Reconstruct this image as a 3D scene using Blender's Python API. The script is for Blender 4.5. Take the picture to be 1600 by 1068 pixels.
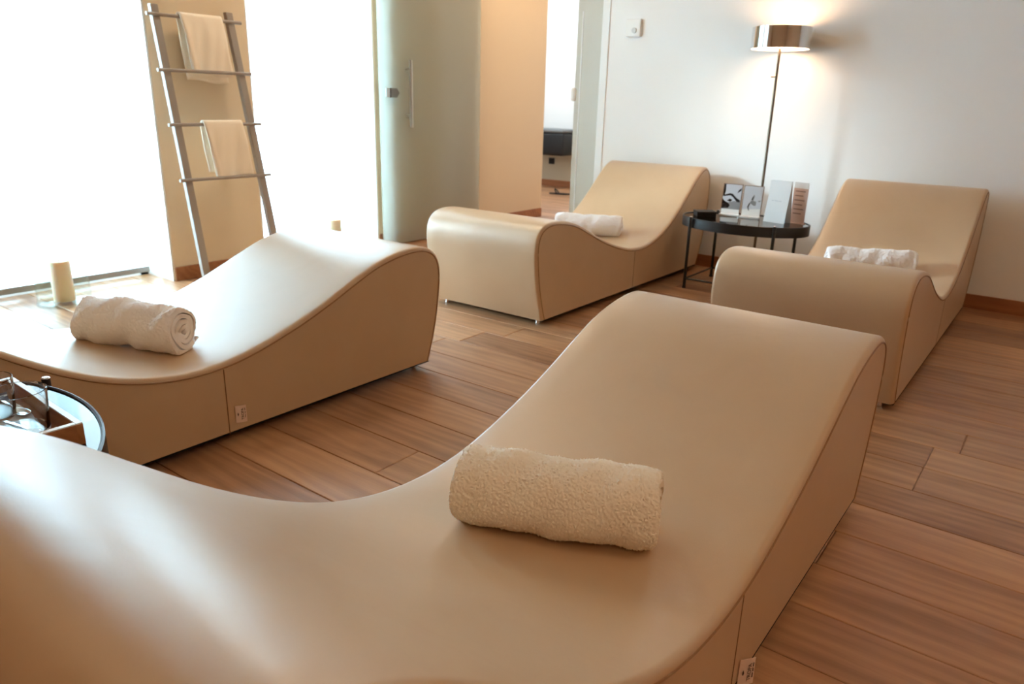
import bpy, bmesh, math, random
import numpy as np
from mathutils import Vector, Matrix
from mathutils.geometry import tessellate_polygon

random.seed(7)
rng = np.random.default_rng(7)
S = bpy.context.scene
for o in list(bpy.data.objects):
    bpy.data.objects.remove(o, do_unlink=True)
COL = S.collection

# ------------------------------------------------------------------ camera
CAM_H = 1.08
cam_d = bpy.data.cameras.new('camera')
cam = bpy.data.objects.new('camera', cam_d); COL.objects.link(cam)
yaw, pitch, roll = math.radians(-36.793), math.radians(18.074), math.radians(-1.490)
fwd = Vector((math.sin(yaw)*math.cos(pitch), math.cos(yaw)*math.cos(pitch), -math.sin(pitch)))
rgt = Vector((math.cos(yaw), -math.sin(yaw), 0))
dwn = fwd.cross(rgt)
r2 = math.cos(roll)*rgt + math.sin(roll)*dwn
d2 = -math.sin(roll)*rgt + math.cos(roll)*dwn
M = Matrix.Identity(4)
for i in range(3):
    M[i][0] = r2[i]; M[i][1] = -d2[i]; M[i][2] = -fwd[i]
M[0][3], M[1][3], M[2][3] = 0, 0, CAM_H
cam.matrix_world = M
cam_d.sensor_width = 36; cam_d.lens = 25.914
cam_d.clip_start = 0.03
cam_d.dof.use_dof = True
cam_d.dof.focus_distance = 1.75
cam_d.dof.aperture_fstop = 5.0
S.camera = cam

# ------------------------------------------------------------------ world, sun, exposure
W = bpy.data.worlds.new('sky'); S.world = W; W.use_nodes = True
wn = W.node_tree.nodes; wl = W.node_tree.links
bg = wn['Background']
bg.inputs['Color'].default_value = (0.44, 0.75, 1.0, 1)
bg.inputs['Strength'].default_value = 21.0

sun_d = bpy.data.lights.new('sun', 'SUN'); sun_d.energy = 16.0; sun_d.angle = math.radians(6)
sun_d.color = (0.72, 0.89, 1.0)
sun = bpy.data.objects.new('sun', sun_d); COL.objects.link(sun)
sun.location = (-8, -1, 5)
sun.rotation_euler = Vector((0.870, 0.493, -0.26)).to_track_quat('-Z', 'Y').to_euler()

# unseen warm discs under the ceiling, added as fill for the warm ambient
for lx, ly in ((0.9, -1.2), (2.4, -1.2), (0.9, 1.2), (2.4, 1.2), (2.6, 3.0), (-2.2, -1.2), (-3.3, 3.3), (-3.3, 5.5)):
    dl = bpy.data.lights.new('warm_fill', 'AREA'); dl.shape = 'DISK'; dl.size = 0.35; dl.energy = 8.5 if lx > -3 else 17; dl.color = (1.0, 0.72, 0.46)
    do = bpy.data.objects.new('warm_fill', dl); COL.objects.link(do); do.location = (lx, ly, 2.985)

vs = S.view_settings
vs.view_transform = 'Standard'; vs.look = 'None'; vs.gamma = 1.0; vs.use_curve_mapping = False
vs.exposure = 0.36
S.cycles.use_denoising = True
S.cycles.max_bounces = 11
S.cycles.diffuse_bounces = 5
S.cycles.transparent_max_bounces = 16
S.cycles.sample_clamp_indirect = 20.0
S.cycles.caustics_reflective = False
S.cycles.caustics_refractive = True

# ------------------------------------------------------------------ materials
def lin(r, g, b):
    def f(c):
        c /= 255.0
        return c/12.92 if c <= 0.04045 else ((c+0.055)/1.055)**2.4
    return (f(r), f(g), f(b), 1)

MATS = {}
def pmat(name, rgb, rough=0.5, metal=0.0, spec=0.5, trans=0.0, ior=1.5, coat=0.0, sheen=0.0,
         emit=None, emit_s=0.0, bump=None, vary=None, alpha=1.0):
    """Principled material; bump=(scale, strength, distance); vary=(scale, amount)."""
    m = bpy.data.materials.new(name); m.use_nodes = True
    nt = m.node_tree; n = nt.nodes; l = nt.links
    p = n['Principled BSDF']
    p.inputs['Base Color'].default_value = lin(*rgb)
    p.inputs['Roughness'].default_value = rough
    p.inputs['Metallic'].default_value = metal
    p.inputs['Specular IOR Level'].default_value = spec
    p.inputs['Transmission Weight'].default_value = trans
    p.inputs['IOR'].default_value = ior
    p.inputs['Coat Weight'].default_value = coat
    p.inputs['Sheen Weight'].default_value = sheen
    p.inputs['Alpha'].default_value = alpha
    if emit:
        p.inputs['Emission Color'].default_value = lin(*emit)
        p.inputs['Emission Strength'].default_value = emit_s
    if bump or vary:
        tc = n.new('ShaderNodeTexCoord')
    if bump:
        ns = n.new('ShaderNodeTexNoise'); ns.inputs['Scale'].default_value = bump[0]
        ns.inputs['Detail'].default_value = 4
        l.new(tc.outputs['Object'], ns.inputs['Vector'])
        b = n.new('ShaderNodeBump'); b.inputs['Strength'].default_value = bump[1]
        b.inputs['Distance'].default_value = bump[2]
        l.new(ns.outputs['Fac'], b.inputs['Height'])
        l.new(b.outputs['Normal'], p.inputs['Normal'])
    if vary:
        n2 = n.new('ShaderNodeTexNoise'); n2.inputs['Scale'].default_value = vary[0]
        n2.inputs['Detail'].default_value = 5
        l.new(tc.outputs['Object'], n2.inputs['Vector'])
        mx = n.new('ShaderNodeMix'); mx.data_type = 'RGBA'
        c = lin(*rgb); a = vary[1]
        mx.inputs['A'].default_value = tuple(max(0, x*(1-a)) for x in c[:3])+(1,)
        mx.inputs['B'].default_value = tuple(min(1, x*(1+a)) for x in c[:3])+(1,)
        l.new(n2.outputs['Fac'], mx.inputs['Factor'])
        l.new(mx.outputs['Result'], p.inputs['Base Color'])
    MATS[name] = m
    return m

def leather():
    m = pmat('tan_leather', (206, 170, 130), rough=0.42, spec=0.6, coat=0.5)
    nt = m.node_tree; n = nt.nodes; l = nt.links; p = n['Principled BSDF']
    tc = n.new('ShaderNodeTexCoord')
    big = n.new('ShaderNodeTexNoise'); big.inputs['Scale'].default_value = 5; big.inputs['Detail'].default_value = 3
    big.inputs['Distortion'].default_value = 0.6
    gr = n.new('ShaderNodeTexVoronoi'); gr.inputs['Scale'].default_value = 420
    l.new(tc.outputs['Object'], big.inputs['Vector']); l.new(tc.outputs['Object'], gr.inputs['Vector'])
    mx = n.new('ShaderNodeMix'); mx.data_type = 'RGBA'
    mx.inputs['A'].default_value = lin(192, 159, 124); mx.inputs['B'].default_value = lin(203, 172, 138)
    l.new(big.outputs['Fac'], mx.inputs['Factor']); l.new(mx.outputs['Result'], p.inputs['Base Color'])
    mr = n.new('ShaderNodeMapRange'); mr.inputs['To Min'].default_value = 0.32; mr.inputs['To Max'].default_value = 0.46
    l.new(big.outputs['Fac'], mr.inputs['Value']); l.new(mr.outputs['Result'], p.inputs['Roughness'])
    p.inputs['Coat Roughness'].default_value = 0.43; p.inputs['Coat IOR'].default_value = 1.6
    b1 = n.new('ShaderNodeBump'); b1.inputs['Strength'].default_value = 0.06; b1.inputs['Distance'].default_value = 0.002
    l.new(gr.outputs['Distance'], b1.inputs['Height'])
    b2 = n.new('ShaderNodeBump'); b2.inputs['Strength'].default_value = 0.12; b2.inputs['Distance'].default_value = 0.02
    l.new(big.outputs['Fac'], b2.inputs['Height']); l.new(b1.outputs['Normal'], b2.inputs['Normal'])
    l.new(b2.outputs['Normal'], p.inputs['Normal'])
    return m

def wood(name, dark, light, rough=0.32, axis='X', randomise=True, grain=1.0):
    m = bpy.data.materials.new(name); m.use_nodes = True
    nt = m.node_tree; n = nt.nodes; l = nt.links; p = n['Principled BSDF']
    geo = n.new('ShaderNodeNewGeometry'); oi = n.new('ShaderNodeObjectInfo')
    mul = n.new('ShaderNodeVectorMath'); mul.operation = 'SCALE'; mul.inputs['Scale'].default_value = 37.0
    cmb = n.new('ShaderNodeCombineXYZ')
    for k in 'XYZ':
        l.new(oi.outputs['Random'], cmb.inputs[k])
    l.new(cmb.outputs['Vector'], mul.inputs[0])
    add = n.new('ShaderNodeVectorMath'); add.operation = 'ADD'
    l.new(geo.outputs['Position'], add.inputs[0]); l.new(mul.outputs['Vector'], add.inputs[1])
    def stretched(sl, sa):
        mp = n.new('ShaderNodeMapping')
        sc = [sa, sa, sa]; sc['XYZ'.index(axis)] = sl
        mp.inputs['Scale'].default_value = sc
        l.new(add.outputs['Vector'], mp.inputs['Vector'])
        return mp
    m1 = stretched(1.5*grain, 6.5*grain); n1 = n.new('ShaderNodeTexNoise')
    n1.inputs['Scale'].default_value = 1; n1.inputs['Detail'].default_value = 5; n1.inputs['Distortion'].default_value = 1.2
    l.new(m1.outputs['Vector'], n1.inputs['Vector'])
    m2 = stretched(5*grain, 150*grain); n2 = n.new('ShaderNodeTexNoise')
    n2.inputs['Scale'].default_value = 1; n2.inputs['Detail'].default_value = 4
    l.new(m2.outputs['Vector'], n2.inputs['Vector'])
    m3 = stretched(0.9*grain, 5.5*grain); wv = n.new('ShaderNodeTexWave'); wv.wave_type = 'RINGS'
    wv.inputs['Scale'].default_value = 1.6; wv.inputs['Distortion'].default_value = 9; wv.inputs['Detail'].default_value = 3
    l.new(m3.outputs['Vector'], wv.inputs['Vector'])
    a1 = n.new('ShaderNodeMath'); a1.operation = 'MULTIPLY_ADD'; a1.inputs[1].default_value = 0.70; a1.inputs[2].default_value = 0.0
    l.new(n1.outputs['Fac'], a1.inputs[0])
    a2 = n.new('ShaderNodeMath'); a2.operation = 'MULTIPLY_ADD'; a2.inputs[1].default_value = 0.16
    l.new(n2.outputs['Fac'], a2.inputs[0]); l.new(a1.outputs[0], a2.inputs[2])
    a3 = n.new('ShaderNodeMath'); a3.operation = 'MULTIPLY_ADD'; a3.inputs[1].default_value = 0.12
    l.new(wv.outputs['Fac'], a3.inputs[0]); l.new(a2.outputs[0], a3.inputs[2])
    a4 = n.new('ShaderNodeMath'); a4.operation = 'MULTIPLY_ADD'; a4.inputs[1].default_value = 0.26 if randomise else 0.0
    l.new(oi.outputs['Random'], a4.inputs[0]); l.new(a3.outputs[0], a4.inputs[2])
    cr = n.new('ShaderNodeValToRGB')
    cr.color_ramp.elements[0].position = 0.30; cr.color_ramp.elements[0].color = lin(*dark)
    cr.color_ramp.elements[1].position = 0.85; cr.color_ramp.elements[1].color = lin(*light)
    l.new(a4.outputs[0], cr.inputs['Fac']); l.new(cr.outputs['Color'], p.inputs['Base Color'])
    mr = n.new('ShaderNodeMapRange'); mr.inputs['To Min'].default_value = rough+0.08; mr.inputs['To Max'].default_value = rough-0.06
    l.new(n1.outputs['Fac'], mr.inputs['Value']); l.new(mr.outputs['Result'], p.inputs['Roughness'])
    p.inputs['Coat Weight'].default_value = 0.35; p.inputs['Coat Roughness'].default_value = 0.42
    b = n.new('ShaderNodeBump'); b.inputs['Strength'].default_value = 0.12; b.inputs['Distance'].default_value = 0.002
    l.new(n2.outputs['Fac'], b.inputs['Height']); l.new(b.outputs['Normal'], p.inputs['Normal'])
    return m

def blind_mat(name, opening, tint):
    """woven roller-blind cloth: scatters daylight through, reflects a little, open weave lets some straight through"""
    m = bpy.data.materials.new(name); m.use_nodes = True
    nt = m.node_tree; n = nt.nodes; l = nt.links
    n.remove(n['Principled BSDF']); out = n['Material Output']
    tr = n.new('ShaderNodeBsdfTranslucent'); tr.inputs['Color'].default_value = tint
    df = n.new('ShaderNodeBsdfDiffuse'); df.inputs['Color'].default_value = tint
    tp = n.new('ShaderNodeBsdfTransparent')
    s1 = n.new('ShaderNodeMixShader'); s1.inputs[0].default_value = 0.35
    l.new(tr.outputs[0], s1.inputs[1]); l.new(df.outputs[0], s1.inputs[2])
    s2 = n.new('ShaderNodeMixShader'); s2.inputs[0].default_value = opening
    l.new(s1.outputs[0], s2.inputs[1]); l.new(tp.outputs[0], s2.inputs[2])
    l.new(s2.outputs[0], out.inputs['Surface'])
    return m

def pane_mat(name, tint=(0.96, 0.98, 0.97, 1), refl=0.06):
    """thin clear pane"""
    m = bpy.data.materials.new(name); m.use_nodes = True
    nt = m.node_tree; n = nt.nodes; l = nt.links
    n.remove(n['Principled BSDF']); out = n['Material Output']
    tp = n.new('ShaderNodeBsdfTransparent'); tp.inputs['Color'].default_value = tint
    gl = n.new('ShaderNodeBsdfGlossy'); gl.inputs['Roughness'].default_value = 0.02
    lw = n.new('ShaderNodeLayerWeight'); lw.inputs['Blend'].default_value = 0.35
    pw = n.new('ShaderNodeMath'); pw.operation = 'POWER'; pw.inputs[1].default_value = 3.0
    fr = n.new('ShaderNodeMath'); fr.operation = 'MULTIPLY_ADD'; fr.inputs[1].default_value = 0.6; fr.inputs[2].default_value = 0.03
    l.new(lw.outputs['Facing'], pw.inputs[0]); l.new(pw.outputs[0], fr.inputs[0])
    s = n.new('ShaderNodeMixShader')
    l.new(fr.outputs[0], s.inputs[0]); l.new(tp.outputs[0], s.inputs[1]); l.new(gl.outputs[0], s.inputs[2])
    l.new(s.outputs[0], out.inputs['Surface'])
    return m

def frosted_mat(name):
    m = bpy.data.materials.new(name); m.use_nodes = True
    nt = m.node_tree; n = nt.nodes; l = nt.links
    n.remove(n['Principled BSDF']); out = n['Material Output']
    tp = n.new('ShaderNodeBsdfTransparent'); tp.inputs['Color'].default_value = (0.93, 0.97, 0.93, 1)
    tr = n.new('ShaderNodeBsdfTranslucent'); tr.inputs['Color'].default_value = (0.86, 0.93, 0.90, 1)
    gl = n.new('ShaderNodeBsdfGlossy'); gl.inputs['Roughness'].default_value = 0.25
    fr = n.new('ShaderNodeFresnel'); fr.inputs['IOR'].default_value = 1.35
    df = n.new('ShaderNodeBsdfDiffuse'); df.inputs['Color'].default_value = (0.95, 0.88, 0.70, 1)
    s0 = n.new('ShaderNodeMixShader'); s0.inputs[0].default_value = 0.50
    l.new(tr.outputs[0], s0.inputs[1]); l.new(df.outputs[0], s0.inputs[2])
    s1 = n.new('ShaderNodeMixShader'); s1.inputs[0].default_value = 0.42
    l.new(tp.outputs[0], s1.inputs[1]); l.new(s0.outputs[0], s1.inputs[2])
    s = n.new('ShaderNodeMixShader')
    l.new(fr.outputs[0], s.inputs[0]); l.new(s1.outputs[0], s.inputs[1]); l.new(gl.outputs[0], s.inputs[2])
    l.new(s.outputs[0], out.inputs['Surface'])
    return m

LEATHER = leather()
PIPING = pmat('piping_leather', (150, 112, 78), rough=0.55)
SEAM = pmat('seam_thread', (120, 86, 58), rough=0.8)
BLACKBASE = pmat('black_base_cloth', (18, 16, 15), rough=0.8)
CHROME = pmat('chrome', (225, 225, 228), rough=0.12, metal=1.0)
LABELCLOTH = pmat('label_cloth', (232, 205, 188), rough=0.8)
LABELINK = pmat('label_ink', (70, 45, 35), rough=0.8)
PLANK = wood('oak_planks', (124, 80, 52), (200, 150, 108), rough=0.36)
BASEWOOD = wood('oak_baseboard', (140, 84, 48), (190, 128, 80), rough=0.4, randomise=False)
SUBFLOOR = pmat('subfloor', (30, 20, 14), rough=0.9)
WHITEWALL = pmat('white_wall_paint', (244, 245, 245), rough=0.6, bump=(180, 0.05, 0.001))
TANWALL = pmat('tan_wall_paint', (230, 210, 180), rough=0.55, bump=(180, 0.05, 0.001))
WARMWALL = pmat('warm_wall_paint', (205, 172, 135), rough=0.7)
CEIL = pmat('ceiling_paint', (216, 200, 180), rough=0.8)
WHITETRIM = pmat('white_trim', (240, 241, 240), rough=0.4)
FRAME = pmat('window_frame_white', (222, 224, 224), rough=0.45)
BLIND = blind_mat('blind_cloth', 0.14, (0.93, 0.95, 0.96, 1))
BARGREY = pmat('blind_bar_grey', (150, 150, 148), rough=0.5)
PANE = pane_mat('clear_pane')
FROST = frosted_mat('frosted_glass')
STEEL = pmat('brushed_steel', (205, 203, 198), rough=0.28, metal=1.0)
POLE = pmat('lamp_pole_bronze', (122, 108, 94), rough=0.3, metal=1.0)
DARKSTEEL = pmat('dark_steel', (120, 116, 110), rough=0.35, metal=1.0)
DOORGREY = pmat('door_greige', (205, 202, 190), rough=0.35)
WHITEPLASTIC = pmat('white_plastic', (244, 244, 242), rough=0.35)
BLACKMETAL = pmat('black_metal', (16, 16, 18), rough=0.35, spec=0.5)
MIRRORGLASS = pmat('smoked_mirror_glass', (62, 55, 50), rough=0.03, metal=1.0)
LADDERWOOD = pmat('grey_ladder_wood', (158, 148, 140), rough=0.5, bump=(60, 0.05, 0.001))
GLASS = pmat('clear_glass', (250, 252, 252), rough=0.0, trans=1.0, ior=1.45)
CANDLE = pmat('candle_wax', (244, 230, 204), rough=0.5)
CANDLE.node_tree.nodes['Principled BSDF'].inputs['Subsurface Weight'].default_value = 0.3
WICK = pmat('candle_wick', (50, 40, 34), rough=0.9)
TRAYWOOD = wood('tray_wood', (150, 90, 48), (198, 136, 82), rough=0.4, randomise=False, grain=2.0)
PAPERWHITE = pmat('white_paper', (244, 246, 248), rough=0.6)
BLUEFOIL = pmat('blue_sachet', (52, 60, 96), rough=0.35)
TOWELWARMLIT = pmat('terry_warm_lit', (250, 240, 224), rough=0.95, spec=0.1, sheen=0.3, bump=(520, 0.5, 0.002))  # same off-white terry as the others, warm light tinted into the colour
TOWELWINDOWLIT = pmat('terry_window_lit', (250, 245, 244), rough=0.95, spec=0.1, sheen=0.3, bump=(420, 0.4, 0.002))  # off-white terry, window light worked into its tint
TOWELWHITE = pmat('terry_white', (242, 240, 242), rough=0.95, spec=0.1, sheen=0.2, bump=(420, 0.4, 0.002))
TOWELPEACH = pmat('terry_peach', (252, 238, 218), rough=0.95, spec=0.1, sheen=0.2, bump=(300, 0.5, 0.002))
LAMPOPAL = pmat('lamp_opal', (255, 240, 220), rough=0.4, emit=(255, 214, 170), emit_s=8.0)
BULB = pmat('lamp_bulb', (255, 240, 220), rough=0.4, emit=(255, 200, 146), emit_s=60.0)
PHOTOGREY = pmat('photo_light', (214, 218, 226), rough=0.3)
PHOTOMID = pmat('photo_mid', (150, 152, 156), rough=0.3)
PHOTOBLACK = pmat('photo_black', (22, 22, 26), rough=0.3)
BRONZE = pmat('bronze_edge', (150, 118, 98), rough=0.35, metal=0.6)
PINKPAPER = pmat('pink_paper', (224, 198, 188), rough=0.6)
PINKINK = pmat('pink_ink', (150, 118, 110), rough=0.6)
FAINTINK = pmat('faint_grey_ink', (214, 218, 224), rough=0.6)
BLACKVINYL = pmat('black_vinyl', (14, 14, 17), rough=0.45)
GREYVINYL = pmat('grey_vinyl', (120, 124, 126), rough=0.5)
BLACKRUBBER = pmat('black_rubber', (20, 18, 18), rough=0.7)
WAINSCOT = pmat('wainscot_paint', (196, 188, 166), rough=0.6)
DIALSHADE = pmat('dial_grey', (214, 216, 216), rough=0.4)

# ------------------------------------------------------------------ mesh helpers
def mesh_obj(name, verts, faces, mat, parent=None, smooth=False, loc=None):
    me = bpy.data.meshes.new(name)
    me.from_pydata([tuple(v) for v in verts], [], [tuple(f) for f in faces])
    me.update()
    if mat: me.materials.append(mat)
    if smooth:
        me.polygons.foreach_set('use_smooth', [True]*len(me.polygons))
    o = bpy.data.objects.new(name, me); COL.objects.link(o)
    if parent: o.parent = parent
    if loc: o.location = loc
    return o

def bm_obj(name, bm, mat, parent=None, smooth=False):
    bmesh.ops.recalc_face_normals(bm, faces=bm.faces)
    me = bpy.data.meshes.new(name); bm.to_mesh(me); bm.free()
    if mat: me.materials.append(mat)
    if smooth: me.polygons.foreach_set('use_smooth', [True]*len(me.polygons))
    o = bpy.data.objects.new(name, me); COL.objects.link(o)
    if parent: o.parent = parent
    return o

def add_box(bm, x0, x1, y0, y1, z0, z1, bev=0.0, segs=2):
    t = bmesh.new()
    r = bmesh.ops.create_cube(t, size=1)
    for v in t.verts:
        v.co = Vector((x0+(v.co.x+.5)*(x1-x0), y0+(v.co.y+.5)*(y1-y0), z0+(v.co.z+.5)*(z1-z0)))
    if bev > 0:
        bmesh.ops.bevel(t, geom=list(t.edges), offset=bev, segments=segs, affect='EDGES', profile=0.5)
    me = bpy.data.meshes.new('t'); t.to_mesh(me); t.free(); bm.from_mesh(me); bpy.data.meshes.remove(me)

def box(name, x0, x1, y0, y1, z0, z1, mat, parent=None, bev=0.0, segs=2, smooth=False):
    bm = bmesh.new(); add_box(bm, x0, x1, y0, y1, z0, z1, bev, segs)
    return bm_obj(name, bm, mat, parent, smooth)

def add_tube(bm, pts, r, n=12, cap=True, closed=False):
    pts = [Vector(p) for p in pts]; N = len(pts); rings = []
    up = Vector((0, 0, 1))
    for i, p in enumerate(pts):
        if closed: t = pts[(i+1) % N]-pts[i-1]
        else: t = pts[min(i+1, N-1)]-pts[max(i-1, 0)]
        t.normalize()
        a = t.cross(up)
        if a.length < 1e-3: a = t.cross(Vector((0, 1, 0)))
        a.normalize(); b = t.cross(a)
        rr = r[i] if isinstance(r, (list, tuple)) else r
        rings.append([bm.verts.new(p+rr*(math.cos(2*math.pi*k/n)*a+math.sin(2*math.pi*k/n)*b)) for k in range(n)])
    for i in range(N if closed else N-1):
        A, B = rings[i], rings[(i+1) % N]
        for k in range(n):
            bm.faces.new((A[k], A[(k+1) % n], B[(k+1) % n], B[k]))
    if cap and not closed:
        bm.faces.new(rings[0][::-1]); bm.faces.new(rings[-1])

def tube(name, pts, r, mat, parent=None, n=12, closed=False, smooth=True):
    bm = bmesh.new(); add_tube(bm, pts, r, n, True, closed)
    o = bm_obj(name, bm, mat, parent, smooth)
    if smooth:
        o.data.set_sharp_from_angle(angle=math.radians(50))
    return o

def add_lathe(bm, prof, n=40, cx=0, cy=0, closed=False):
    rings = []
    for r, z in prof:
        if r < 1e-6: rings.append([bm.verts.new((cx, cy, z))])
        else: rings.append([bm.verts.new((cx+r*math.cos(2*math.pi*k/n), cy+r*math.sin(2*math.pi*k/n), z)) for k in range(n)])
    idx = list(range(len(rings)-1))
    pairs = [(rings[i], rings[i+1]) for i in idx]
    if closed: pairs.append((rings[-1], rings[0]))
    for A, B in pairs:
        if len(A) == 1 and len(B) == 1: continue
        for k in range(n):
            k2 = (k+1) % n
            if len(A) == 1: bm.faces.new((A[0], B[k], B[k2]))
            elif len(B) == 1: bm.faces.new((A[k], A[k2], B[0]))
            else: bm.faces.new((A[k], A[k2], B[k2], B[k]))

def lathe(name, prof, mat, parent=None, n=40, smooth=True, closed=False, ang=40, cx=0, cy=0):
    bm = bmesh.new(); add_lathe(bm, prof, n, cx, cy, closed)
    o = bm_obj(name, bm, mat, parent, smooth)
    if smooth: o.data.set_sharp_from_angle(angle=math.radians(ang))
    return o

def prism(name, poly, z0, z1, mat, parent=None, bev=0.0):
    bm = bmesh.new()
    a = [bm.verts.new((x, y, z0)) for x, y in poly]; b = [bm.verts.new((x, y, z1)) for x, y in poly]
    bm.faces.new(a[::-1]); bm.faces.new(b)
    for i in range(len(poly)):
        j = (i+1) % len(poly); bm.faces.new((a[i], a[j], b[j], b[i]))
    if bev: bmesh.ops.bevel(bm, geom=list(bm.edges), offset=bev, segments=2, affect='EDGES')
    return bm_obj(name, bm, mat, parent)

def empty(name, loc, rz=0.0):
    o = bpy.data.objects.new(name, None); COL.objects.link(o)
    o.location = loc; o.rotation_euler = (0, 0, rz); o.empty_display_size = 0.1
    return o

def tag(o, label, cat, group=None):
    o['label'] = label; o['category'] = cat
    if group: o['group'] = group
    return o

def struct(o):
    o['kind'] = 'structure'; return o

def copy_tree(o, parent=None):
    c = o.copy(); COL.objects.link(c); c.parent = parent
    for ch in list(o.children):
        copy_tree(ch, c)
    return c

def text_mesh(name, s, size, mat, parent, mtx):
    cu = bpy.data.curves.new(name+'_curve', 'FONT'); cu.body = s; cu.size = size; cu.align_x = 'CENTER'; cu.align_y = 'CENTER'
    cu.extrude = 0.0001
    t = bpy.data.objects.new(name+'_tmp', cu); COL.objects.link(t)
    bpy.context.view_layer.update()
    me = bpy.data.meshes.new_from_object(t)
    bpy.data.objects.remove(t, do_unlink=True); bpy.data.curves.remove(cu)
    me.materials.clear(); me.materials.append(mat)
    me.transform(mtx)
    o = bpy.data.objects.new(name, me); COL.objects.link(o); o.parent = parent
    return o

# ------------------------------------------------------------------ room shell
XL, YB, ZC = -4.22, 4.945, 3.0           # left wall face, back wall face, ceiling
XR, YF = 4.4, -3.4
YFAR, XFAR, XCOR = 8.45, -7.6, -2.93     # adjoining room seen through the doorway
W1 = (0.95, 2.245); W2 = (2.869, 3.90)   # window openings along the left wall
YEND = 6.06                              # free end of the left wall
ZW = 2.9                                 # window head

floor = struct(box('floor', XFAR, XR+.1, YF, YFAR+.1, -0.10, -0.016, SUBFLOOR))
# oak planks, 190 mm wide, running along x
bm = bmesh.new(); add_box(bm, 0, 1, 0, 0.1872, -0.016, 0, 0)
top = [e for e in bm.edges if all(abs(v.co.z) < 1e-6 for v in e.verts)]
bmesh.ops.bevel(bm, geom=top, offset=0.0018, segments=1, affect='EDGES')
plank_me = None
PW = 0.19
row0 = math.floor((YF-0.029)/PW)
row1 = math.ceil((YFAR-0.029)/PW)
first = True
for r in range(row0, row1):
    y = 0.029+r*PW
    xa = XFAR if y > YEND-0.4 else -4.62
    xb = XR if y < YB else XCOR+0.3
    if y > YB+0.1 and y <= YEND-0.4: xa = -4.3
    if y < 0.3: xa = XL
    x = xa - random.uniform(0.2, 1.9)
    while x < xb:
        x2 = x+random.uniform(1.75, 2.2)
        a, b_ = max(x, xa), min(x2, xb)
        x = x2
        if b_-a < 0.15: continue
        if first:
            po = bm_obj('plank', bm, PLANK, floor); plank_me = po.data; first = False
        else:
            po = bpy.data.objects.new('plank', plank_me); COL.objects.link(po); po.parent = floor
        po.location = (a+0.0007, y, 0); po.scale = (b_-a-0.0014, 1, 1)

struct(box('ceiling', XFAR, XR+.1, YF-.1, YFAR+.1, ZC, ZC+0.1, CEIL))
# left wall: pieces of one plane between the windows
wl_ = struct(box('wall_left', XL-0.36, XL, W1[1], W2[0], -0.016, ZC, TANWALL))
box('wall_panel', XL-0.10, XL, W2[1], YEND, -0.016, ZC, TANWALL, wl_)
box('wall_panel', XL-0.36, XL, YF-.1, W1[0], -0.016, ZC, TANWALL, wl_)
box('lintel', XL-0.36, XL, W1[0], W1[1], ZW, ZC, TANWALL, wl_)
box('lintel', XL-0.36, XL, W2[0], W2[1], ZW, ZC, TANWALL, wl_)
struct(box('wall_back', XCOR+0.03, XR+.1, YB, YB+0.045, -0.016, ZC, WHITEWALL))
struct(box('wall_right', XR, XR+.1, YF, YB, -0.016, ZC, WARMWALL))
struct(box('wall_front', XL, XR+.1, YF-.1, YF, -0.016, ZC, WARMWALL))
struct(box('wall_far', XFAR, XCOR+.4, YFAR, YFAR+.1, -0.016, ZC, WHITEWALL))
struct(box('wall_far_side', XFAR-.1, XFAR, YEND-.1, YFAR+.1, -0.016, ZC, WHITEWALL))
struct(box('wall_far_front', XFAR, XL-0.10, YEND-.12, YEND, -0.016, ZC, WHITEWALL))
struct(box('wall_corridor_side', XCOR+.35, XCOR+.45, YB+0.09, YFAR, -0.016, ZC, WHITEWALL))
struct(box('trim_1', XCOR-0.03, XCOR+0.03, YB-0.008, YB+0.045, 0.0, ZC, WHITETRIM, bev=0.002))
struct(box('trim_2', -7.0, -4.9, YFAR-0.012, YFAR, 0.085, 0.60, WAINSCOT))
# white linings of the window reveals
struct(box('trim_3', XL-0.36, XL-0.004, W1[1]-0.012, W1[1], 0.0, ZW, WHITETRIM))
struct(box('trim_4', XL-0.36, XL-0.004, W2[1]-0.012, W2[1], 0.0, ZW, WHITETRIM))
struct(box('trim_5', XL-0.36, XL-0.004, W2[0], W2[0]+0.012, 0.0, ZW, WHITETRIM))
# baseboards
BH = 0.082
struct(box('baseboard_back', XCOR+0.035, XR, YB-0.012, YB, 0, BH, BASEWOOD, bev=0.002))
struct(box('baseboard_left', XL, XL+0.012, W1[1], W2[0], 0, BH, BASEWOOD, bev=0.002))
struct(box('baseboard_left_door', XL, XL+0.012, W2[1], YEND, 0, BH, BASEWOOD, bev=0.002))
struct(box('baseboard_far', -7.4, XCOR+.3, YFAR-0.014, YFAR, 0, 0.085, BASEWOOD, bev=0.002))

# windows
def window(name, y0, y1, splits):
    root = struct(empty(name, (XL-0.33, (y0+y1)/2, 0)))
    yc = (y0+y1)/2; fw = 0.06
    bm = bmesh.new()
    add_box(bm, -0.03, 0.03, y0-yc, y0-yc+fw, 0, ZW)
    add_box(bm, -0.03, 0.03, y1-yc-fw, y1-yc, 0, ZW)
    add_box(bm, -0.03, 0.03, y0-yc, y1-yc, 0, fw)
    add_box(bm, -0.03, 0.03, y0-yc, y1-yc, ZW-fw, ZW)
    bm_obj('window_frame', bm, FRAME, root)
    edges = [y0+fw]+[s for s in splits]+[y1-fw]
    for s in splits:
        box('mullion', -0.03, 0.03, s-yc-0.04, s-yc+0.04, fw, ZW-fw, FRAME, root, bev=0.003)
    for a, b in zip(edges[:-1], edges[1:]):
        box('pane', -0.004, 0.004, a-yc, b-yc, fw, ZW-fw, PANE, root)
window('window_1', W1[0], W1[1], [1.55])
window('window_2', W2[0], W2[1], [3.42])

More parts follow.
